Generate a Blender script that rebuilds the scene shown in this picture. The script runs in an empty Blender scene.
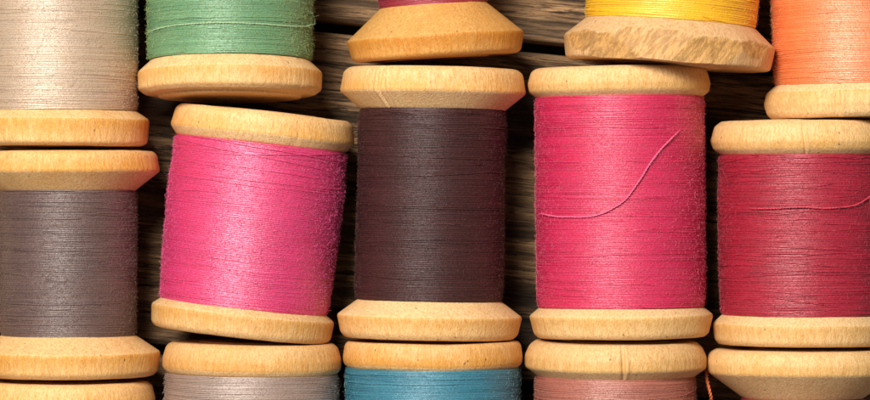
import bpy, math, random
import numpy as np
from mathutils import Matrix, Vector, Euler

# ---------------------------------------------------------------- units: 1 unit = 1 cm, 50 photo pixels = 1 cm at axis height
S = 50.0
CX, CY = 435.0, 200.0
ZREF = 1.87
DCAM = 72.0
sc = bpy.context.scene
sc.unit_settings.scale_length = 0.01
COL = sc.collection
rng = np.random.default_rng(11)

def px_to_world(px, py, z):
    k = (DCAM - (z - ZREF)) / DCAM
    return ((px - CX) / S * k, -(py - CY) / S * k)

# ---------------------------------------------------------------- mesh helpers
def mesh_from(name, co, faces_flat, loop_n, uvs=None, attr=None, smooth=True):
    """co (n,3); faces_flat int array of vertex ids; loop_n verts per face (int)"""
    me = bpy.data.meshes.new(name)
    nf = len(faces_flat) // loop_n
    me.vertices.add(len(co)); me.vertices.foreach_set('co', np.asarray(co, np.float32).ravel())
    me.loops.add(len(faces_flat)); me.loops.foreach_set('vertex_index', np.asarray(faces_flat, np.int32))
    me.polygons.add(nf)
    me.polygons.foreach_set('loop_start', np.arange(nf, dtype=np.int32) * loop_n)
    me.update(calc_edges=True)
    if smooth:
        me.polygons.foreach_set('use_smooth', np.ones(nf, dtype=bool))
    if uvs is not None:                       # per-vertex uv
        uvl = me.uv_layers.new(name='UVMap')
        uvl.data.foreach_set('uv', np.asarray(uvs, np.float32)[np.asarray(faces_flat)].ravel())
    if attr is not None:
        for k, v in attr.items():
            a = me.attributes.new(k, 'FLOAT', 'POINT'); a.data.foreach_set('value', np.asarray(v, np.float32))
    me.validate()
    return me

def grid_faces(nr, nc, wrap):
    """rows x cols grid, cols wrap"""
    r = np.arange(nr - 1)[:, None]; c = np.arange(nc if wrap else nc - 1)[None, :]
    c2 = (c + 1) % nc
    a = r * nc + c; b = r * nc + c2; d = (r + 1) * nc + c2; e = (r + 1) * nc + c
    return np.stack([a, e, d, b], -1).reshape(-1)

def link(name, me, mat, parent=None):
    o = bpy.data.objects.new(name, me); COL.objects.link(o)
    me.materials.clear(); me.materials.append(mat)
    o.parent = parent
    return o

def smooth_noise_1d(n, knots, periodic=False):
    k = rng.normal(size=knots)
    x = np.linspace(0, knots if periodic else knots - 1, n, endpoint=not periodic)
    i = np.floor(x).astype(int); f = x - i; f = f * f * (3 - 2 * f)
    if periodic:
        return k[i % knots] * (1 - f) + k[(i + 1) % knots] * f
    i = np.minimum(i, knots - 2); f = np.where(x >= knots - 1, 1, x - i); f = f * f * (3 - 2 * f)
    return k[i] * (1 - f) + k[i + 1] * f

def noise2(nr, nc, kr, kc, wrap=True):
    """value noise rows x cols, cols periodic"""
    K = rng.normal(size=(kr + 2, kc))
    y = np.linspace(0, kr, nr); x = np.linspace(0, kc, nc, endpoint=not wrap)
    iy = np.floor(y).astype(int); fy = y - iy; fy = (fy * fy * (3 - 2 * fy))[:, None]
    ix = np.floor(x).astype(int); fx = x - ix; fx = (fx * fx * (3 - 2 * fx))[None, :]
    a = K[iy][:, ix % kc]; b = K[iy][:, (ix + 1) % kc]
    c = K[iy + 1][:, ix % kc]; d = K[iy + 1][:, (ix + 1) % kc]
    return (a * (1 - fx) + b * fx) * (1 - fy) + (c * (1 - fx) + d * fx) * fy

# ---------------------------------------------------------------- node helpers
def new_mat(name):
    m = bpy.data.materials.new(name); m.use_nodes = True
    nt = m.node_tree; nt.nodes.clear()
    out = nt.nodes.new('ShaderNodeOutputMaterial')
    bs = nt.nodes.new('ShaderNodeBsdfPrincipled')
    nt.links.new(bs.outputs[0], out.inputs[0])
    return m, nt, bs
def N(nt, t, **kw):
    n = nt.nodes.new(t)
    for k, v in kw.items():
        if k.startswith('i_'):
            n.inputs[k[2:].replace('_', ' ')].default_value = v
        else:
            setattr(n, k, v)
    return n
def mapping(nt, src, scale, loc=(0, 0, 0), rot=(0, 0, 0)):
    m = N(nt, 'ShaderNodeMapping'); m.inputs['Scale'].default_value = scale
    m.inputs['Location'].default_value = loc; m.inputs['Rotation'].default_value = rot
    nt.links.new(src, m.inputs[0]); return m.outputs[0]
def noise(nt, vec, scale, detail=3, rough=.55, dist=0.0):
    n = N(nt, 'ShaderNodeTexNoise'); n.inputs['Scale'].default_value = scale
    n.inputs['Detail'].default_value = detail; n.inputs['Roughness'].default_value = rough
    n.inputs['Distortion'].default_value = dist
    nt.links.new(vec, n.inputs['Vector']); return n.outputs['Fac']
def ramp(nt, fac, stops, interp='LINEAR'):
    r = N(nt, 'ShaderNodeValToRGB'); cr = r.color_ramp; cr.interpolation = interp
    while len(cr.elements) < len(stops): cr.elements.new(0.5)
    for e, (p, c) in zip(cr.elements, stops):
        e.position = p; e.color = (c, c, c, 1) if isinstance(c, (int, float)) else (*c, 1)
    nt.links.new(fac, r.inputs[0]); return r.outputs[0]
def mix(nt, fac, a, b, mode='MIX'):
    m = N(nt, 'ShaderNodeMix', data_type='RGBA', blend_type=mode, clamp_result=False)
    for sock, v in ((m.inputs[0], fac), (m.inputs[6], a), (m.inputs[7], b)):
        if isinstance(v, bpy.types.NodeSocket): nt.links.new(v, sock)
        elif isinstance(v, (int, float)): sock.default_value = v
        else: sock.default_value = (*v, 1)
    return m.outputs[2]
def math_(nt, op, a, b=0.0, c=None):
    m = N(nt, 'ShaderNodeMath', operation=op)
    for s, v in zip(m.inputs, (a, b) if c is None else (a, b, c)):
        if isinstance(v, bpy.types.NodeSocket): nt.links.new(v, s)
        else: s.default_value = v
    return m.outputs[0]

def spool_wood(name, pale, amber, amount=.6, dirt=0.0, seed=0.0):
    """turned pale birch: grain runs along local Y (spool axis)"""
    m, nt, bs = new_mat(name)
    tc = N(nt, 'ShaderNodeTexCoord').outputs['Object']
    oi = N(nt, 'ShaderNodeObjectInfo').outputs['Random']
    off = N(nt, 'ShaderNodeVectorMath', operation='SCALE'); off.inputs[0].default_value = (37, 21, 53)
    nt.links.new(oi, off.inputs['Scale'])
    add = N(nt, 'ShaderNodeVectorMath', operation='ADD'); nt.links.new(tc, add.inputs[0]); nt.links.new(off.outputs[0], add.inputs[1])
    v = add.outputs[0]
    at = N(nt, 'ShaderNodeAttribute', attribute_name='amber').outputs['Fac']
    # fine fibre streaks running along the axis
    s1 = noise(nt, mapping(nt, v, (1, .12, 1)), 22, 5, .7, .2)
    s2 = noise(nt, mapping(nt, v, (1, .22, 1)), 55, 2, .6)
    broad = noise(nt, mapping(nt, v, (1, .35, 1)), 1.3, 4, .6, .4)
    mott = noise(nt, mapping(nt, v, (1, .5, 1)), 9.0, 5, .75)
    # soft stained zones of the varnish
    af = math_(nt, 'MULTIPLY', at, ramp(nt, mott, [(.3, .45), (.7, 1.0)]))
    af = math_(nt, 'ADD', math_(nt, 'MULTIPLY', af, amount), math_(nt, 'MULTIPLY', ramp(nt, broad, [(.45, 0.0), (.8, 1.0)]), amount * .4))
    c = mix(nt, af, pale, amber)
    c = mix(nt, ramp(nt, s1, [(.44, 0.0), (.64, .5)]), c, tuple(x * y for x, y in zip(amber, (.72, .6, .5))))
    c = mix(nt, ramp(nt, s2, [(.52, 0.0), (.66, .42)]), c, tuple(x * y for x, y in zip(amber, (.6, .5, .42))))
    c = mix(nt, ramp(nt, s2, [(.28, .25), (.45, 0.0)]), c, tuple(min(1, x * 1.15) for x in pale))
    # small dark pores and specks
    vo = N(nt, 'ShaderNodeTexVoronoi', feature='F1'); vo.inputs['Scale'].default_value = 3.2
    nt.links.new(mapping(nt, v, (1, .8, 1)), vo.inputs['Vector'])
    spk = ramp(nt, vo.outputs['Distance'], [(.035, .65), (.085, 0.0)])
    c = mix(nt, spk, c, (.14, .07, .03))
    sp2 = ramp(nt, noise(nt, v, 26, 2, .5), [(.69, 0.0), (.76, .4)])
    c = mix(nt, sp2, c, (.2, .11, .05))
    # scuffs darker, from handling
    sc_ = noise(nt, mapping(nt, v, (1, 2.2, 1)), 2.2, 5, .72, .6)
    c = mix(nt, ramp(nt, sc_, [(.56, 0.0), (.8, .35 + dirt * .6)]), c, (.46, .25, .10))
    if dirt:
        dn = noise(nt, mapping(nt, mapping(nt, v, (1, 1, 1), rot=(0, 0, .62)), (1, .5, 1)), 1.5, 6, .7, .8)
        ag = N(nt, 'ShaderNodeAttribute', attribute_name='chip').outputs['Fac']
        c = mix(nt, math_(nt, 'MULTIPLY', ag, .6), c, (.66, .33, .085))
        dd = math_(nt, 'MULTIPLY', ramp(nt, dn, [(.49, 0.0), (.66, dirt * .9)]), ag)
        c = mix(nt, dd, c, (.30, .18, .085))
        dg = noise(nt, mapping(nt, mapping(nt, tc, (1, 1, 1), rot=(0, 0, .62)), (1, .17, .5)), 17.0, 6, .75, .5)
        c = mix(nt, math_(nt, 'MULTIPLY', ramp(nt, dg, [(.44, 0.0), (.56, .62)]), ag), c, (.26, .125, .034))
    # every piece of wood has its own tone
    c = mix(nt, 1.0, c, ramp(nt, oi, [(0.0, (.94, .92, .88)), (.5, (1.03, 1.02, .98)), (1.0, (1.06, 1.08, 1.10))]), 'MULTIPLY')
    hand = noise(nt, v, .9, 5, .7, .5)
    c = mix(nt, ramp(nt, hand, [(.56, 0.0), (.74, .25)]), c, (.40, .22, .10))
    nt.links.new(c, bs.inputs['Base Color'])
    bs.inputs['Roughness'].default_value = .5
    nt.links.new(ramp(nt, mott, [(.3, .42), (.7, .62)]), bs.inputs['Roughness'])
    bs.inputs['Specular IOR Level'].default_value = .4
    h = math_(nt, 'ADD', math_(nt, 'MULTIPLY', s1, .6), math_(nt, 'MULTIPLY', s2, .4))
    h = math_(nt, 'ADD', h, math_(nt, 'MULTIPLY', noise(nt, v, 30, 3, .6), .5))
    h = math_(nt, 'SUBTRACT', h, math_(nt, 'MULTIPLY', spk, .8))
    b = N(nt, 'ShaderNodeBump'); b.inputs['Strength'].default_value = .6; b.inputs['Distance'].default_value = .03
    nt.links.new(h, b.inputs['Height']); nt.links.new(b.outputs[0], bs.inputs['Normal'])
    return m

def thread_mat(name, main, alt, dark, sheen=.05, rough=.42, spec=.5, altamt=.6, gloss=.22):
    m, nt, bs = new_mat(name)
    uv = N(nt, 'ShaderNodeTexCoord').outputs['UV']          # u = cm round the spool, v = cm along it
    s1 = noise(nt, mapping(nt, uv, (.12, 6, 1)), 3.2, 4, .7)
    s2 = noise(nt, mapping(nt, uv, (.14, 9, 1)), 2.6, 4, .75)
    patch = noise(nt, mapping(nt, uv, (1, 1.6, 1)), 1.1, 5, .65, .4)
    fine = noise(nt, mapping(nt, uv, (1, 2.2, 1)), 22, 3, .65)
    c = mix(nt, ramp(nt, s1, [(.42, 0.0), (.62, altamt)]), main, alt)
    c = mix(nt, ramp(nt, patch, [(.42, 0.0), (.68, altamt * .7)]), c, alt)
    c = mix(nt, ramp(nt, s2, [(.34, .55), (.49, 0.0)]), c, dark)
    c = mix(nt, ramp(nt, fine, [(.36, .3), (.48, 0.0)]), c, dark)
    lite = tuple(min(1, x * 1.35 + .012) for x in alt)
    c = mix(nt, ramp(nt, fine, [(.56, 0.0), (.74, .4)]), c, lite)
    nt.links.new(c, bs.inputs['Base Color'])
    bs.inputs['Roughness'].default_value = rough
    bs.inputs['Specular IOR Level'].default_value = spec
    bs.inputs['Sheen Weight'].default_value = sheen
    bs.inputs['Sheen Roughness'].default_value = .45
    bs.inputs['Sheen Tint'].default_value = (*[min(1, x * 1.3 + .12) for x in alt], 1)
    b = N(nt, 'ShaderNodeBump'); b.inputs['Strength'].default_value = .45; b.inputs['Distance'].default_value = .02
    nt.links.new(fine, b.inputs['Height']); nt.links.new(b.outputs[0], bs.inputs['Normal'])
    gl = N(nt, 'ShaderNodeBsdfGlossy'); gl.inputs['Roughness'].default_value = .5
    gl.inputs['Color'].default_value = (*[.45 + .55 * min(1, x * 1.2 + .1) for x in alt], 1)
    nt.links.new(b.outputs[0], gl.inputs['Normal'])
    ms = N(nt, 'ShaderNodeMixShader')
    nt.links.new(ramp(nt, fine, [(.35, gloss * .5), (.7, gloss * 1.4)]), ms.inputs[0])
    nt.links.new(bs.outputs[0], ms.inputs[1]); nt.links.new(gl.outputs[0], ms.inputs[2])
    out = [n for n in nt.nodes if n.type == 'OUTPUT_MATERIAL'][0]
    nt.links.new(ms.outputs[0], out.inputs[0])
    return m

def fibre_mat(name, colr):
    m, nt, bs = new_mat(name)
    bs.inputs['Base Color'].default_value = (*colr, 1)
    bs.inputs['Roughness'].default_value = .5
    return m

# ---------------------------------------------------------------- spool parts (local frame: axis along Y at height R0, +Y = up in photo)
def fillet(pts, r=.035, n=4):
    """round the corners of an open polyline of (y, r)"""
    pts = [np.array(p, float) for p in pts]; out = [pts[0]]
    for i in range(1, len(pts) - 1):
        a, p, b = pts[i - 1], pts[i], pts[i + 1]
        la, lb = np.linalg.norm(a - p), np.linalg.norm(b - p)
        d = min(r, la * .45, lb * .45)
        p0 = p + (a - p) / max(la, 1e-9) * d; p1 = p + (b - p) / max(lb, 1e-9) * d
        for k in range(n + 1):
            t = k / n
            out.append((1 - t) ** 2 * p0 + 2 * t * (1 - t) * p + t * t * p1)
    out.append(pts[-1]); return out

def densify(pts, step):
    out = []
    for a, b in zip(pts[:-1], pts[1:]):
        n = max(1, int(math.ceil(np.linalg.norm(np.array(b) - np.array(a)) / step)))
        for k in range(n): out.append(np.array(a) + (np.array(b) - np.array(a)) * k / n)
    out.append(np.array(pts[-1])); return np.array(out)

def make_flange(prof, yref, core_r, R0, parent, mat, hub=None, cracks=(), facets=None, rough=.006, amber_edge=1.0):
    """prof: list of (photo y, radius px) from the outer end face towards the thread"""
    P = [(-(y - yref) / S, r / S) for y, r in prof]
    out_dir = 1 if P[0][0] > P[-1][0] else -1            # +1: the end face looks up
    y0, r0 = P[0]; yl, rl = P[-1]
    hole = 12 / S
    hubr, hubh = (hub or (52, 1.2)); hubr /= S; hubh /= S
    # bevel continues below the thread down to the core
    slope_y = yl + (yl - P[-2][0]) * .25
    inner = [(slope_y - out_dir * .05, core_r)]
    ctl = [(y0 - out_dir * .9, hole), (y0 - out_dir * .06, hole), (y0 + out_dir * hubh, hole + .05), (y0 + out_dir * hubh, hubr),
           (y0, hubr + .03)] + P + inner
    body = fillet(ctl, .05, 4)
    pr = densify(body, .055)
    nr, nc = len(pr), 540
    th = np.linspace(0, 2 * math.pi, nc, endpoint=False)
    Y = np.repeat(pr[:, 0:1], nc, 1); R = np.repeat(pr[:, 1:2], nc, 1)
    Rmax = R.max()
    w = np.clip((R - .6) / (Rmax - .6), 0, 1)
    R = R + w * (smooth_noise_1d(nc, 7, True)[None, :] * .007 + noise2(nr, nc, 5, 22) * rough * .35 + noise2(nr, nc, 12, 250) * rough * .22)
    Y = Y + w * (smooth_noise_1d(nc, 9, True)[None, :] * .006 + noise2(nr, nc, 5, 40) * rough * .35)
    chip = np.zeros_like(R)
    for (xoff, wpx, dpx, lip) in cracks:                    # thin splits across the rim, seen near the top
        t0 = math.acos(max(-1, min(1, xoff / S / Rmax)))
        wob = smooth_noise_1d(nr, 6)[:, None] * 1.2 / S / Rmax
        dd = (th[None, :] - t0 - wob) * Rmax * S
        R = R - w * np.exp(-(dd / wpx) ** 2) * dpx / S + w * np.exp(-((dd + lip * wpx * 2.2) / (wpx * 1.3)) ** 2) * dpx * .45 / S * abs(lip)
        R = R - w * (np.clip(lip * dd / 14, 0, 1) * (np.abs(dd) < 26)) * .0
    if facets:
        for (ta, dist, tilt) in facets:
            ta = math.radians(ta)
            # plane  x*cos + z*sin + tilt*(y - ymid) = dist
            ym = (P[1][0] + P[2][0]) / 2
            cs = np.cos(th[None, :] - ta)
            lim = np.where(cs > .3, (dist - tilt * (Y - ym)) / np.maximum(cs, .3), 9)
            hit = (R > lim)
            rg = noise2(nr, nc, 12, 150) * .004 + noise2(nr, nc, 5, 50) * .006
            groove = np.sin((th[None, :] * Rmax * 9 + Y * 9) + noise2(nr, nc, 5, 24) * 2.0) * .006
            R = np.where(hit, lim + rg + groove, R); chip = np.maximum(chip, hit * 1.0)
    X = R * np.cos(th)[None, :]; Z = R * np.sin(th)[None, :] + R0
    co = np.stack([X, Y, Z], -1).reshape(-1, 3)
    # varnish stays amber on the rim band, worn pale on bevel and at the outer arris
    yr0, yr1 = P[-2][0], P[0][0]
    t = np.clip((pr[:, 0] - yr0) / (yr1 - yr0), -1, 2)      # 0 at bevel arris, 1 at end face
    amb = np.where(t < -.02, .06, np.clip(1.25 - t * 1.05, .12, 1)) * amber_edge
    amb = np.repeat(amb[:, None], nc, 1)
    f = grid_faces(nr, nc, True)
    if out_dir < 0: f = f.reshape(-1, 4)[:, ::-1].reshape(-1)
    me = mesh_from('flange', co, f, 4, attr={'amber': amb.ravel(), 'chip': chip.ravel()})
    return link('flange', me, mat, parent), co

def tube_strip(paths, rad, sides=5, taper=True, uvf=None):
    """paths (n, k, 3) -> merged tubes"""
    n, k, _ = paths.shape
    T = np.gradient(paths, axis=1); T /= np.linalg.norm(T, axis=2, keepdims=True) + 1e-9
    up = np.array([0.31, 0.22, 0.93]); A = np.cross(T, up); A /= np.linalg.norm(A, axis=2, keepdims=True) + 1e-9
    B = np.cross(T, A)
    rr = np.broadcast_to(np.asarray(rad, float).reshape(-1, 1, 1), (n, k, 1)).copy()
    if taper:
        e = np.minimum(1, np.minimum(np.arange(k), np.arange(k)[::-1]) / max(1, k * .08))
        rr *= (.25 + .75 * e)[None, :, None]
    ang = np.arange(sides) / sides * 2 * math.pi
    co = paths[:, :, None, :] + rr[..., None] * (A[:, :, None, :] * np.cos(ang)[None, None, :, None] + B[:, :, None, :] * np.sin(ang)[None, None, :, None])
    base = (np.arange(n) * k * sides)[:, None]
    f1 = grid_faces(k, sides, True)[None, :]
    return co.reshape(-1, 3), (base + f1).reshape(-1)

class Body:
    """wound thread: radius as a function of local y"""
    def __init__(s, y0, y1, ra, rb, bulge, rr):
        s.y0, s.y1, s.ra, s.rb, s.b = y0, y1, ra, rb, bulge      # y0 > y1 (top to bottom)
        n = 64; s.wav = smooth_noise_1d(n, 9) * rr
    def R(s, y):
        t = np.clip((s.y0 - y) / (s.y0 - s.y1), 0, 1)
        e = np.minimum(t, 1 - t)
        edge = np.clip(e / .035, 0, 1); edge = edge * (2 - edge)
        return s.ra + (s.rb - s.ra) * t + s.b * 4 * t * (1 - t) + np.interp(t, np.linspace(0, 1, 64), s.wav) - (1 - edge) * .022

def make_thread(name, body, R0, parent, mat, pitch=.038, strands=26, cross=.06, rand=1.0, strand_list=()):
    # individual windings, one ring of round yarn each
    ys = [body.y0]
    while ys[-1] > body.y1: ys.append(ys[-1] - pitch * (1 + rng.uniform(-.18, .18) * rand))
    ys = np.array(ys[:-1]); nw = len(ys); nc = 300
    th = np.linspace(0, 2 * math.pi, nc, endpoint=False)
    wig = noise2(nw, nc, max(4, nw // 14), 9) * .014 * rand + noise2(nw, nc, nw, 7) * .0045 * rand
    lift = noise2(nw, nc, nw, 8) * .0038 * rand + noise2(nw, nc, max(4, nw // 5), 14) * .004 * rand
    prof = [(-.5, -.44), (-.33, -.06), (0, .12), (.33, -.06)]   # along-pitch, radial (in pitches)
    rows_y, rows_r = [], []
    for w in range(nw):
        p = (ys[w] - ys[w + 1]) if w + 1 < nw else pitch
        for a, b in prof:
            rows_y.append(ys[w] - p * (a + .5) + wig[w] * (0.6 if a == -.5 else 1))
            rows_r.append(body.R(ys[w]) + b * pitch * .95 + (lift[w] if a != -.5 else lift[w] * .4) )
    # tucks under at both ends
    Y = np.array(rows_y); R = np.array(rows_r)
    Y = np.clip(Y, body.y1, body.y0)
    Y = np.vstack([np.full((1, nc), body.y0), Y, np.full((1, nc), body.y1)])
    R = np.vstack([R[:1] - .5, R, R[-1:] - .5])
    # tiny fibre roughness
    R = R + rng.normal(size=R.shape) * .0012
    nr = len(Y)
    X = R * np.cos(th); Z = R * np.sin(th) + R0
    co = np.stack([X, Y, Z], -1).reshape(-1, 3)
    f = grid_faces(nr, nc, True)
    seam_u = np.broadcast_to(np.abs(th - math.pi * 1.5 + (th < math.pi * .5 - 0) * 2 * math.pi) * 1.8, Y.shape)
    uv = np.stack([seam_u, Y + 0 * seam_u], -1).reshape(-1, 2)
    cos, fs, uvs = [co], [f], [uv]; nb = len(co)
    def add_strand(a0, a1, yy, dy, rad, lift_, curve=0.0, amp=.004):
        nonlocal nb
        k = 60
        t = np.linspace(0, 1, k); a = a0 + (a1 - a0) * t
        y = yy + dy * (t - .5) + curve * (4 * t * (1 - t)) + smooth_noise_1d(k, 8) * amp
        y = np.clip(y, body.y1 + rad, body.y0 - rad)
        r = body.R(y) + lift_ - .02 * np.exp(-(np.minimum(t, 1 - t) / .04) ** 2)
        p = np.stack([r * np.cos(a), y, r * np.sin(a) + R0], -1)[None]
        c2, f2 = tube_strip(p, rad, 6)
        u2 = np.stack([np.repeat(a * 1.8, 6), np.repeat(y, 6) + yy], -1)
        cos.append(c2); fs.append(f2 + nb); uvs.append(u2); nb += len(c2)
    L = body.y0 - body.y1
    for _ in range(strands):
        a0 = rng.uniform(-.3, 2.2); a1 = a0 + rng.uniform(.6, 2.4)
        u = rng.beta(.7, .7)
        yy = body.y1 + L * u
        add_strand(a0, a1, yy, rng.normal() * cross, pitch * .40, pitch * rng.uniform(-.12, .1), rng.normal() * cross * .3)
    for st in strand_list: add_strand(*st)
    me = mesh_from(name, np.vstack(cos), np.concatenate(fs), 4, uvs=np.vstack(uvs))
    return link(name, me, mat, parent), co

def make_fuzz(body, R0, parent, mat, n=2600, length=.11, lift=.03, rad=.0019):
    th = rng.uniform(-.25, math.pi + .25, n); y = rng.uniform(body.y1 + .03, body.y0 - .03, n)
    L = length * rng.lognormal(0, .55, n); ang = rng.normal(0, .75, n) + (rng.random(n) < .5) * math.pi
    k = 6; t = np.linspace(0, 1, k)[None, :]
    bend = rng.normal(0, 1.3, n)[:, None]
    a = ang[:, None] + bend * t
    du = np.cumsum(np.cos(a), 1) / k * L[:, None]; dv = np.cumsum(np.sin(a), 1) / k * L[:, None]
    h = np.abs(rng.normal(0, lift, n))[:, None] * np.sin(t * math.pi * rng.uniform(.45, 1.0, n)[:, None]) + .003
    yy = y[:, None] + dv; yy = np.clip(yy, body.y1, body.y0)
    r = body.R(yy) + h
    tt = th[:, None] + du / r
    p = np.stack([r * np.cos(tt), yy, r * np.sin(tt) + R0], -1)
    c, f = tube_strip(p, rad * rng.uniform(.6, 1.3, n), 3, True)
    o = link('fuzz', mesh_from('fuzz', c, f, 4), mat, parent); o['kind'] = 'stuff'
    return o

def make_core(y0, y1, r, R0, parent, mat):
    pr = densify([(y0, .25), (y0, r), (y1, r), (y1, .25), (y0, .25)], .3)
    nr, nc = len(pr), 96; th = np.linspace(0, 2 * math.pi, nc, endpoint=False)
    co = np.stack([pr[:, 1:2] * np.cos(th), np.repeat(pr[:, 0:1], nc, 1), pr[:, 1:2] * np.sin(th) + R0], -1).reshape(-1, 3)
    return link('core', mesh_from('core', co, grid_faces(nr, nc, True), 4), mat, parent)

def spool(label, cx, yref, rot, top, th, bot, wood, tmat, fmat, tilt=0.0, core=42, hub=None, cr_top=(), cr_bot=(), facets=None,
          fuzz=2600, fz_len=.11, fz_lift=.03, pitch=.0345, strands=26, cross=.06, rand=.85, slist=(), rough=.006, amb=1.0, rr=.008, category='thread spool'):
    """th = (photo y top, photo y bottom, radius px top, radius px bottom, bulge px)"""
    e = bpy.data.objects.new('thread_spool', None); COL.objects.link(e); e.empty_display_size = .5
    e['label'] = label; e['category'] = category; e['group'] = 'wooden spools of thread laid in rows'
    R0 = max([r for _, r in top] + [r for _, r in bot]) / S
    body = Body(-(th[0] - yref) / S, -(th[1] - yref) / S, th[2] / S, th[3] / S, th[4] / S, rr)
    # beds of the flanges reach the core
    _, c1 = make_flange(top, yref, core / S, R0, e, wood, hub=hub, cracks=cr_top, rough=rough, amber_edge=amb)
    _, c2 = make_flange(bot, yref, core / S, R0, e, wood, hub=hub, cracks=cr_bot, facets=facets, rough=rough, amber_edge=amb)
    ytop = -(top[0][0] - yref) / S - .12; ybot = -(bot[0][0] - yref) / S + .12
    make_core(ytop, ybot, core / S + .004, R0, e, wood)
    to, c3 = make_thread('thread', body, R0, e, tmat, pitch=pitch, strands=strands, cross=cross, rand=rand, strand_list=slist)
    if fuzz: make_fuzz(body, R0, to, fmat, n=int(fuzz * 2.4), length=fz_len * .5, lift=fz_lift * .55)
    M = Matrix.Rotation(math.radians(-rot), 4, 'Z') @ Matrix.Rotation(math.radians(tilt), 4, 'X')
    allc = np.vstack([c1, c2]); m3 = np.array(M.to_3x3())
    zmin = (allc @ m3.T)[:, 2].min()
    ax = M @ Vector((0, 0, R0)); zax = ax.z - zmin
    X, Y = px_to_world(cx, yref, zax)
    e.rotation_euler = M.to_euler()
    e.location = (X - ax.x, Y - ax.y, -zmin)
    return e, body, R0, to

def surface_yarn(name, pts_px, e, body, R0, cx, yref, rot, rad, mat, parent, lift=.02, ends_free=0.0, label=None, wob=.006):
    """a loose end lying on the wound thread; pts in photo pixels, z from the surface"""
    # dense catmull-rom through the pixel points
    P = [np.array(p, float) for p in pts_px]; P = [2 * P[0] - P[1]] + P + [2 * P[-1] - P[-2]]
    out = []
    for i in range(1, len(P) - 2):
        for t in np.linspace(0, 1, 14, endpoint=False):
            a, b, c, d = P[i - 1], P[i], P[i + 1], P[i + 2]
            out.append(.5 * ((2 * b) + (c - a) * t + (2 * a - 5 * b + 4 * c - d) * t * t + (3 * b - a - 3 * c + d) * t ** 3))
    out.append(P[-2]); out = np.array(out)
    a = math.radians(rot)
    dx = (out[:, 0] - cx) / S; dy = -(out[:, 1] - yref) / S
    lx = dx * math.cos(a) - dy * math.sin(a); ly = dx * math.sin(a) + dy * math.cos(a)
    lx = lx * (1 - .5 / DCAM * 1.6)
    k = len(lx)
    ly = ly + smooth_noise_1d(k, max(4, k // 6)) * wob * .5
    r = body.R(np.clip(ly, body.y1, body.y0)) + lift
    lz = np.where(np.abs(lx) < r, np.sqrt(np.maximum(r * r - lx * lx, 0)), 0) + R0
    paths = [np.stack([lx, ly, lz], -1)]
    base = paths[0]
    # two-ply twist
    s = np.concatenate([[0], np.cumsum(np.linalg.norm(np.diff(base, axis=0), axis=1))])
    n2 = int(max(40, s[-1] / .022)); q = np.linspace(0, s[-1], n2)
    b2 = np.stack([np.interp(q, s, base[:, j]) for j in range(3)], -1)
    T = np.gradient(b2, axis=0); T /= np.linalg.norm(T, axis=1, keepdims=True)
    A = np.cross(T, [0, .1, 1]); A /= np.linalg.norm(A, axis=1, keepdims=True); B = np.cross(T, A)
    ph = q / .13 * 2 * math.pi
    pl = np.stack([b2 + (A * np.cos(ph + f)[:, None] + B * np.sin(ph + f)[:, None]) * rad * .5 for f in (0, math.pi)])
    c, f = tube_strip(pl, rad * .62, 7)
    # stray fibres
    n = int(s[-1] * 45); idx = rng.integers(2, n2 - 2, n)
    kk = 5; t = np.linspace(0, 1, kk)[None, :, None]
    dirs = rng.normal(size=(n, 1, 3)); dirs[:, 0, 2] = np.abs(dirs[:, 0, 2]) * .5
    dirs = dirs * .5 + T[idx][:, None, :] * rng.choice([-1, 1], (n, 1, 1)) * 1.1
    fp = b2[idx][:, None, :] + dirs * t * rng.uniform(.02, .07, (n, 1, 1)) + rng.normal(size=(n, 1, 3)) * t * t * .02
    c3, f3 = tube_strip(fp, np.full(n, .0024), 3)
    o = link(name, mesh_from(name, np.vstack([c, c3]), np.concatenate([f, f3 + len(c)]), 4), mat, parent)
    if label: o['label'] = label
    return o

# ---------------------------------------------------------------- materials
W_PALE = spool_wood('pale birch', (.87, .60, .315), (.72, .36, .09), 1.05)
W_WARM = spool_wood('warm birch', (.87, .57, .28), (.70, .33, .065), 1.15)
W_CREAM = spool_wood('cream birch', (.87, .61, .33), (.72, .39, .11), .95)
W_GOLD = spool_wood('golden varnished birch', (.76, .43, .14), (.62, .25, .035), 1.0)
W_CHIP = spool_wood('chipped weathered birch', (.76, .50, .27), (.60, .33, .11), .8, dirt=.75)

def tset(name, main, alt, dark, fib, **k):
    return thread_mat(name + ' thread', main, alt, dark, **k), fibre_mat(name + ' fibre', fib)
T_BEIGE = tset('rose beige', (.46, .32, .215), (.57, .42, .29), (.24, .15, .09), (.60, .48, .35), gloss=.30)
T_GREEN = tset('sage green', (.11, .27, .13), (.19, .36, .18), (.035, .10, .045), (.34, .44, .17), gloss=.14)
T_CRIM0 = tset('dark crimson', (.28, .012, .03), (.40, .03, .06), (.10, .004, .012), (.5, .08, .12), gloss=.12)
T_YELL = tset('yellow', (.86, .43, .008), (.92, .56, .025), (.55, .22, .003), (.9, .66, .12), gloss=.1)
T_ORNG = tset('orange', (.84, .165, .03), (.88, .29, .09), (.52, .07, .010), (.85, .38, .17), gloss=.27)
T_PNK1 = tset('fuchsia pink', (.66, .008, .118), (.72, .03, .20), (.34, .003, .05), (.80, .12, .30), gloss=.30)
T_PNK2 = tset('rose pink', (.58, .006, .070), (.67, .03, .13), (.27, .002, .027), (.78, .14, .22), gloss=.13)
T_PLUM = tset('dark plum', (.038, .010, .0105), (.064, .018, .018), (.011, .003, .004), (.12, .04, .04), gloss=.05, spec=.25)
T_GREY = tset('mauve grey', (.10, .055, .050), (.155, .090, .078), (.028, .013, .012), (.22, .13, .11), gloss=.13)
T_CRIM = tset('crimson', (.33, .006, .026), (.45, .014, .045), (.11, .003, .010), (.50, .07, .10), gloss=.075)
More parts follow.
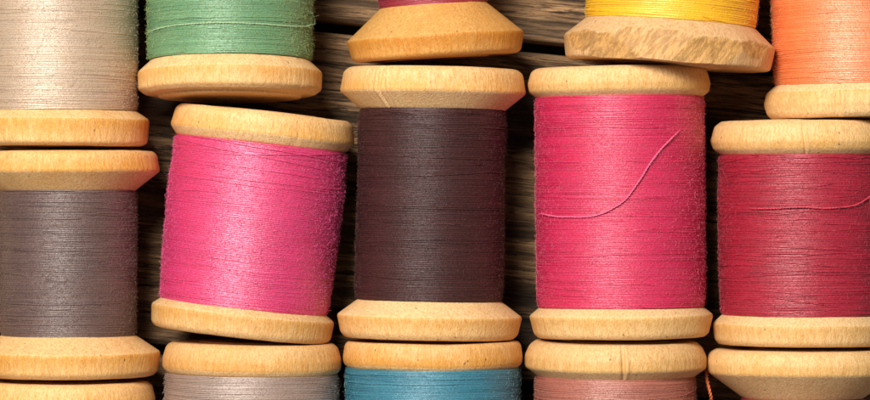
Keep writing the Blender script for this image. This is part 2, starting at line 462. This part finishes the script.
T_TAUP = tset('taupe', (.29, .19, .155), (.40, .29, .24), (.13, .075, .055), (.5, .36, .28), gloss=.2)
T_BLUE = tset('teal blue', (.018, .145, .22), (.045, .24, .32), (.005, .045, .08), (.2, .4, .45), gloss=.12)
T_DUST = tset('dusty rose', (.36, .10, .068), (.46, .165, .115), (.17, .038, .024), (.5, .22, .16), gloss=.14)
T_TAN = tset('tan', (.42, .28, .13), (.50, .36, .18), (.2, .12, .05), (.55, .4, .22))
T_RUST = fibre_mat('rust orange yarn', (.80, .20, .06))

# ---------------------------------------------------------------- the spools
# row at the top of the picture
STD_T = lambda y, r=91: [(y, r - 7), (y + 5, r - 2), (y + 24, r), (y + 40, r - 20)]
sp = {}
sp['beige'] = spool('pinkish beige thread on a pale wooden spool, in the upper left corner', 57, 0, 0,
    [(-188, 84), (-183, 89), (-160, 92), (-150, 80)], (-150, 111, 79, 80, 1), [(146.5, 84), (143, 90), (120, 92), (111, 79)], W_WARM, *T_BEIGE, strands=26, fuzz=3200)
sp['green'] = spool('sage green thread on a pale wooden spool, lifted so its dark underside shows', 230.3, 0, 0,
    [(-196, 80), (-190, 84), (-170, 86), (-156, 76)], (-156, 60.5, 80, 81.5, 1.5), [(95, 84), (90, 91), (73, 92), (60, 78)], W_PALE, *T_GREEN,
    tilt=-3.0, hub=(71, 3.0), strands=24, fuzz=5200, fz_lift=.045, rough=.009)
sp['crimson_top'] = spool('golden varnished wooden spool with a wide sloping end and a strip of dark red thread', 435.0, 30, -3.5,
    [(-190, 80), (-187, 84), (-165, 89), (-130, 52)], (-134, 6, 62, 54, 3), [(58, 80), (55, 85), (37, 89.5), (5, 53)], W_GOLD, *T_CRIM0, tilt=.9, core=38, fuzz=1200, amb=1.2)
sp['yellow'] = spool('bright yellow thread on a chipped weathered wooden spool with a rough hacked rim', 670.6, 23, 4,
    [(-205, 95), (-201, 99), (-182, 103), (-160, 82)], (-160, 23, 87, 85, 0), [(65, 99), (63, 102), (42, 105.5), (22, 83)], W_CHIP, *T_YELL,
    strands=40, cross=.09, fuzz=1200, pitch=.042, rough=.014, facets=[(97, 1.975, .10), (81, 2.0, -.12), (67, 2.01, .02), (113, 2.015, .18), (127, 2.0, -.28), (38, 2.05, .1), (150, 2.04, .05)])
sp['orange'] = spool('soft orange thread on a pale rounded wooden spool, in the upper right corner', 854.6, 0, -1,
    [(-160, 82), (-155, 88), (-140, 91), (-128, 82)], (-128, 85, 84, 82, 1), [(118, 84), (113.5, 89), (103, 92), (92, 89), (84, 80)], W_CREAM, *T_ORNG, strands=22, fuzz=1600, rough=.01,
    cr_bot=[(-30, 2.4, 3.0, 1), (-26, 1.2, 1.6, -1)])
# middle row
sp['grey'] = spool('mauve grey thread on a pale wooden spool, leftmost of the middle row', 68.5, 250, 0,
    [(151, 84), (155, 88.5), (171, 91.5), (191, 66)], (190, 335.5, 68, 67, .8), [(376, 84), (371, 89.5), (352, 92), (334, 65)], W_WARM, *T_GREY, strands=34, fuzz=3600)
sp['fuchsia'] = spool('fuchsia pink thread on a leaning wooden spool, left of the dark plum one', 253.2, 219, 6.2,
    [(112, 84), (116.5, 89), (134, 92.5), (143.5, 85)], (143.2, 307, 86, 84, 2.2), [(335.5, 86), (331, 90), (313.5, 91.7), (306, 82)], W_PALE, *T_PNK1,
    strands=16, cross=.07, fuzz=5200, fz_lift=.035, cr_top=[(40, 3.5, .35, -1)],
    slist=[(.55, 2.75, 1.27, .34, .014, .006), (.5, 2.5, 1.42, .22, .014, .01), (.2, 2.0, 1.36, -.3, .014, .01), (.7, 2.4, 1.0, .12, .014, .004)])
sp['plum'] = spool('dark plum brown thread on a pale wooden spool with a split in its upper rim', 431, 200, 1.1,
    [(68.5, 84), (73, 89.5), (92.5, 93), (110, 72)], (109, 299.5, 73.3, 74, .6), [(338, 84), (333, 88.5), (315.5, 92.3), (299, 70)], W_PALE, *T_PLUM,
    strands=30, fuzz=2600, cr_top=[(-53, 1.5, 3.5, -1), (-47, .8, 1.2, 1)])
sp['rose'] = spool('rose pink thread with a loose end curling up across it, on wooden spool', 620.3, 200, -.5,
    [(68, 83), (71.5, 88), (84, 91.5), (92, 90), (98, 82)], (97, 306.5, 83.6, 83.3, 1.2), [(337, 83), (333, 87.5), (315, 92), (306, 81)], W_CREAM, *T_PNK2, strands=26, fuzz=4800)
sp['crimson'] = spool('deep crimson thread with a strand slipping to the right, rightmost of the middle row', 803.5, 230, 0,
    [(121.5, 82), (127, 89), (142, 93), (150, 90), (155.5, 82)], (155, 314.5, 84.5, 82.5, 1.5), [(344.5, 84), (340, 88.5), (324, 90.5), (314, 80)], W_CREAM, *T_CRIM,
    strands=60, cross=.11, fuzz=4200, cr_top=[(-9, 1.2, 2.6, 1)], rand=1.3)
# bottom row
sp['mauve'] = spool('pale wooden spool end in the lower left corner, cut off by the frame', 65, 400, 0,
    [(381, 82), (385, 87), (398, 90.5), (410, 90.5), (420, 82)], (420, 620, 80, 80, 1), [(660, 84), (655, 90), (640, 92), (620, 79)], W_WARM, *T_GREY, strands=10, fuzz=400)
sp['taupe'] = spool('taupe beige thread on a thick rimmed wooden spool, below the fuchsia one', 252.2, 360, .8,
    [(342.5, 81), (347, 86), (359, 89.5), (368, 89.3), (373.5, 85)], (373, 600, 87, 86, 1), [(640, 84), (635, 90), (615, 92), (600, 84)], W_PALE, *T_TAUP, strands=14, fuzz=2200)
sp['blue'] = spool('teal blue thread on a pale wooden spool, below the dark plum one', 432.8, 360, 0,
    [(341, 85), (344.5, 88), (357, 89.8), (363, 89), (367.5, 85)], (367, 600, 87.3, 86, 1), [(640, 84), (635, 90), (615, 92), (600, 84)], W_WARM, *T_BLUE, strands=16, fuzz=2600)
sp['dusty'] = spool('dusty rose thread on a wooden spool with a cracked bulging rim', 615.5, 360, .3,
    [(341, 80), (346, 86), (355.5, 90.3), (367, 90.5), (376, 78)], (375, 600, 80, 83, 2), [(640, 84), (635, 90), (615, 92), (600, 80)], W_CREAM, *T_DUST, strands=16, fuzz=2600, tilt=.9,
    cr_top=[(4, 1.6, 3.0, 1)])
sp['wide'] = spool('wide pale wooden spool tapering steeply to dark red thread, in the lower right corner', 803, 360, 0,
    [(348.8, 87), (352.5, 93), (362, 96), (372, 95), (397, 61)], (396.5, 580, 61, 60, 2), [(620, 87), (615, 93), (605, 96), (595, 95), (570, 60)], W_CREAM, *T_CRIM0, strands=8, fuzz=600)
# narrow bobbin tucked against the grey spool at the left edge
sp['tan'] = spool('small spool of tan thread, only a sliver showing left of the grey thread', -55, 263, 0,
    [(196, 52), (199, 54), (205, 55), (208, 50)], (208, 322, 55, 55, 1), [(334, 52), (331, 54), (325, 55), (322, 50)], W_CREAM, *T_TAN, strands=6, fuzz=800, core=20)

# loose ends
e, b, R0, to = sp['rose']
surface_yarn('loose_end', [(538, 213), (552, 216), (570, 216.5), (592, 215), (608, 208.5), (622, 198), (634, 182), (645, 165), (656, 151), (668, 139), (676, 131)],
             e, b, R0, 620.3, 200, -.5, .016, fibre_mat('pink loose yarn', (.82, .13, .26)), to, lift=.045)
e, b, R0, to = sp['crimson']
surface_yarn('loose_end', [(742, 208), (760, 208.5), (790, 207), (820, 208), (842, 206), (856, 201), (868, 193), (880, 182)],
             e, b, R0, 803.5, 230, 0, .015, fibre_mat('crimson loose yarn', (.62, .05, .09)), to, lift=.04)
e, b, R0, to = sp['green']
surface_yarn('loose_end', [(149, 35), (165, 33), (195, 31.5), (240, 31), (285, 32), (304, 30.5), (311, 27.8), (315, 24.5), (315.5, 20), (313.5, 16), (310, 13.5)],
             e, b, R0, 230.3, 0, 0, .013, fibre_mat('green loose yarn', (.36, .52, .30)), to, lift=.03)

# rust yarn hanging in the gap at the lower right
def free_yarn(name, pts, rad, mat, label, cat):
    P = [np.array(p, float) for p in pts]; P = [2 * P[0] - P[1]] + P + [2 * P[-1] - P[-2]]
    out = []
    for i in range(1, len(P) - 2):
        for t in np.linspace(0, 1, 20, endpoint=False):
            a, b, c, d = P[i - 1], P[i], P[i + 1], P[i + 2]
            out.append(.5 * ((2 * b) + (c - a) * t + (2 * a - 5 * b + 4 * c - d) * t * t + (3 * b - a - 3 * c + d) * t ** 3))
    out.append(P[-2]); base = np.array(out)
    s = np.concatenate([[0], np.cumsum(np.linalg.norm(np.diff(base, axis=0), axis=1))])
    n2 = int(s[-1] / .012); q = np.linspace(0, s[-1], n2)
    b2 = np.stack([np.interp(q, s, base[:, j]) for j in range(3)], -1)
    T = np.gradient(b2, axis=0); T /= np.linalg.norm(T, axis=1, keepdims=True)
    A = np.cross(T, [.1, .05, 1]); A /= np.linalg.norm(A, axis=1, keepdims=True); B = np.cross(T, A)
    ph = q / .16 * 2 * math.pi
    pl = np.stack([b2 + (A * np.cos(ph + f)[:, None] + B * np.sin(ph + f)[:, None]) * rad * .55 for f in (0, math.pi)])
    c, f = tube_strip(pl, rad * .62, 8)
    n = int(s[-1] * 40); idx = rng.integers(2, n2 - 2, n); t = np.linspace(0, 1, 5)[None, :, None]
    dirs = rng.normal(size=(n, 1, 3)) + T[idx][:, None, :]
    fp = b2[idx][:, None, :] + dirs * t * rng.uniform(.02, .05, (n, 1, 1))
    c3, f3 = tube_strip(fp, np.full(n, .0025), 3)
    o = link(name, mesh_from(name, np.vstack([c, c3]), np.concatenate([f, f3 + len(c)]), 4), mat)
    o['label'] = label; o['category'] = cat; return o
def W3(px, py, z):
    x, y = px_to_world(px, py, z); return (x, y, z)
free_yarn('yarn_end', [W3(704, 352, .9), W3(704.5, 362, 1.4), W3(706.5, 372, 1.85), W3(707, 380, 2.0), W3(709.5, 391, 2.0), W3(711.5, 401, 1.8), W3(712, 420, 1.0), W3(700, 470, .1), W3(706, 520, .06)],
          .030, T_RUST, 'rust orange twisted yarn end hanging in the gap beside the wide tapered spool', 'yarn')

# ---------------------------------------------------------------- weathered planks under the spools
def plank_mat():
    m, nt, bs = new_mat('weathered dark oak')
    tc = N(nt, 'ShaderNodeTexCoord').outputs['Object']
    oi = N(nt, 'ShaderNodeObjectInfo').outputs['Random']
    off = N(nt, 'ShaderNodeVectorMath', operation='SCALE'); off.inputs[0].default_value = (31, 17, 5)
    nt.links.new(oi, off.inputs['Scale'])
    add = N(nt, 'ShaderNodeVectorMath', operation='ADD'); nt.links.new(tc, add.inputs[0]); nt.links.new(off.outputs[0], add.inputs[1])
    v = add.outputs[0]
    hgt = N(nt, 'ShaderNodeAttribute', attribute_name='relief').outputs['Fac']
    g1 = noise(nt, mapping(nt, v, (.22, 1.5, 1)), 2.2, 5, .65, .8)
    g2 = noise(nt, mapping(nt, v, (.15, 3.0, 1)), 5, 6, .78, .8)
    patch = noise(nt, mapping(nt, v, (.5, 1, 1)), .7, 3)
    c = mix(nt, ramp(nt, g1, [(.34, 0.0), (.64, 1.0)]), (.085, .042, .019), (.52, .30, .14))
    c = mix(nt, ramp(nt, g2, [(.43, .97), (.50, 0.0)]), c, (.022, .011, .006))
    c = mix(nt, ramp(nt, g2, [(.55, 0.0), (.7, .6)]), c, (.60, .39, .21))
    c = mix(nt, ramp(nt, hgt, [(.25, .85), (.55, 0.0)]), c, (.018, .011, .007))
    c = mix(nt, ramp(nt, patch, [(.45, 0.0), (.7, .4)]), c, (.22, .13, .065))
    nt.links.new(c, bs.inputs['Base Color']); bs.inputs['Roughness'].default_value = .62
    b = N(nt, 'ShaderNodeBump'); b.inputs['Strength'].default_value = .9; b.inputs['Distance'].default_value = .08
    nt.links.new(g2, b.inputs['Height']); nt.links.new(b.outputs[0], bs.inputs['Normal'])
    return m
PM = plank_mat()
tab = bpy.data.objects.new('tabletop', None); COL.objects.link(tab)
tab['kind'] = 'structure'; tab['label'] = 'dark weathered wooden planks with deep grain under all the spools'
tab.rotation_euler = (0, 0, math.radians(-5.6))
gx, gy = px_to_world(435, 37.5, -.05)
tab.location = (gx, gy, -.03)
def plank(y0, y1, L=17.0):
    nx, ny = 260, max(40, int((y1 - y0) / .03))
    xs = np.linspace(-L, L, nx); ysx = np.linspace(y0, y1, ny)
    X, Y = np.meshgrid(xs, ysx)
    H = (noise2(ny, nx, int((y1 - y0) * 1.6) + 2, 8, False) * .5 + noise2(ny, nx, int((y1 - y0) * 4) + 2, 14, False) * .8
         + noise2(ny, nx, int((y1 - y0) * 9) + 2, 24, False) * .6)
    H = H / 2.4
    warp = (noise2(ny, nx, 3, 9, False)) * .06
    e = np.minimum(Y - y0, y1 - Y); wv = (smooth_noise_1d(nx, 26) * .02)[None, :]
    edge = np.clip((e + wv) / .12, 0, 1); edge = np.sqrt(np.clip(1 - (1 - edge) ** 2, 0, 1))
    Z = np.minimum(H * .055, .03) - (1 - edge) * .25
    rel = np.clip(.5 + H * .5, 0, 1)
    Yw = Y + warp * edge * 0 
    co = np.stack([X, Yw, Z], -1).reshape(-1, 3)
    # skirt
    f = grid_faces(ny, nx, False).reshape(-1, 4)[:, ::-1].reshape(-1)
    per = np.concatenate([np.arange(nx), (np.arange(1, ny)) * nx + nx - 1, (ny - 1) * nx + np.arange(nx - 2, -1, -1), np.arange(ny - 2, 0, -1) * nx])
    low = co[per].copy(); low[:, 2] = -1.2; n0 = len(co)
    k = len(per); i = np.arange(k); j = (i + 1) % k
    fs = np.stack([per[i], n0 + i, n0 + j, per[j]], -1).reshape(-1)
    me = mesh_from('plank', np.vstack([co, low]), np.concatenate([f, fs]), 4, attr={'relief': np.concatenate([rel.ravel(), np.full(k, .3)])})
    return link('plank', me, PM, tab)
gap = .22
edges = [-17.0, -12.4, -6.95, 0.0, 3.9, 8.2, 12.0]
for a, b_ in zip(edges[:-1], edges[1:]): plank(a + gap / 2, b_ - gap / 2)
# dark bench below the planks closes the gaps
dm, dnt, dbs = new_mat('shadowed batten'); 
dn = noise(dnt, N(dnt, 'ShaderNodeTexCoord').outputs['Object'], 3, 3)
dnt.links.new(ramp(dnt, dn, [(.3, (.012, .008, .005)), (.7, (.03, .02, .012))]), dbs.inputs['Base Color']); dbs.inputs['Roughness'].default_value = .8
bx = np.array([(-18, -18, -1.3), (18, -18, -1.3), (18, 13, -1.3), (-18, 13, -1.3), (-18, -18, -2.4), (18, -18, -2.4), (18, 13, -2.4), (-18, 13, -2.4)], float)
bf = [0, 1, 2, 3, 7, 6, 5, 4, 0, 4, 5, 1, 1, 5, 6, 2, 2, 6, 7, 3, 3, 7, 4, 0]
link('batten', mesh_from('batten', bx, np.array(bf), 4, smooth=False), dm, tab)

# ---------------------------------------------------------------- light
def area(name, loc, target, size, size_y, power, colr):
    l = bpy.data.lights.new(name, 'AREA'); l.shape = 'RECTANGLE'; l.size = size; l.size_y = size_y; l.energy = power; l.color = colr
    o = bpy.data.objects.new(name, l); COL.objects.link(o); o.location = loc
    d = Vector(target) - Vector(loc); o.rotation_euler = d.to_track_quat('-Z', 'Y').to_euler(); return o
area('key_softbox', (-22, 31, 77), (0, 0, 1), 28, 24, 121000, (1, .96, .885))
w = bpy.data.worlds.new('World'); sc.world = w; w.use_nodes = True
bg = w.node_tree.nodes['Background']; bg.inputs[0].default_value = (.95, .93, .9, 1); bg.inputs[1].default_value = .15

# ---------------------------------------------------------------- camera
cam = bpy.data.cameras.new('Camera'); co = bpy.data.objects.new('Camera', cam); COL.objects.link(co)
co.location = (0, 0, ZREF + DCAM); co.rotation_euler = (0, 0, 0)
cam.sensor_width = 36; cam.lens = 36 * DCAM / (870 / S); cam.clip_start = .5; cam.clip_end = 500
cam.dof.use_dof = True; cam.dof.focus_distance = DCAM - 1.2; cam.dof.aperture_fstop = 36 * 0 + .16
# aperture diameter = lens/fstop in mm of a scene whose unit is a metre; scaled below so the planks blur by about 2 px
sc.camera = co
cam.dof.aperture_fstop = (cam.lens / 1000.0) / (2.0 / S * DCAM / 12.0)
sc.view_settings.view_transform = 'Standard'; sc.view_settings.look = 'None'; sc.view_settings.exposure = 0; sc.view_settings.gamma = 1
sc.render.engine = 'CYCLES'
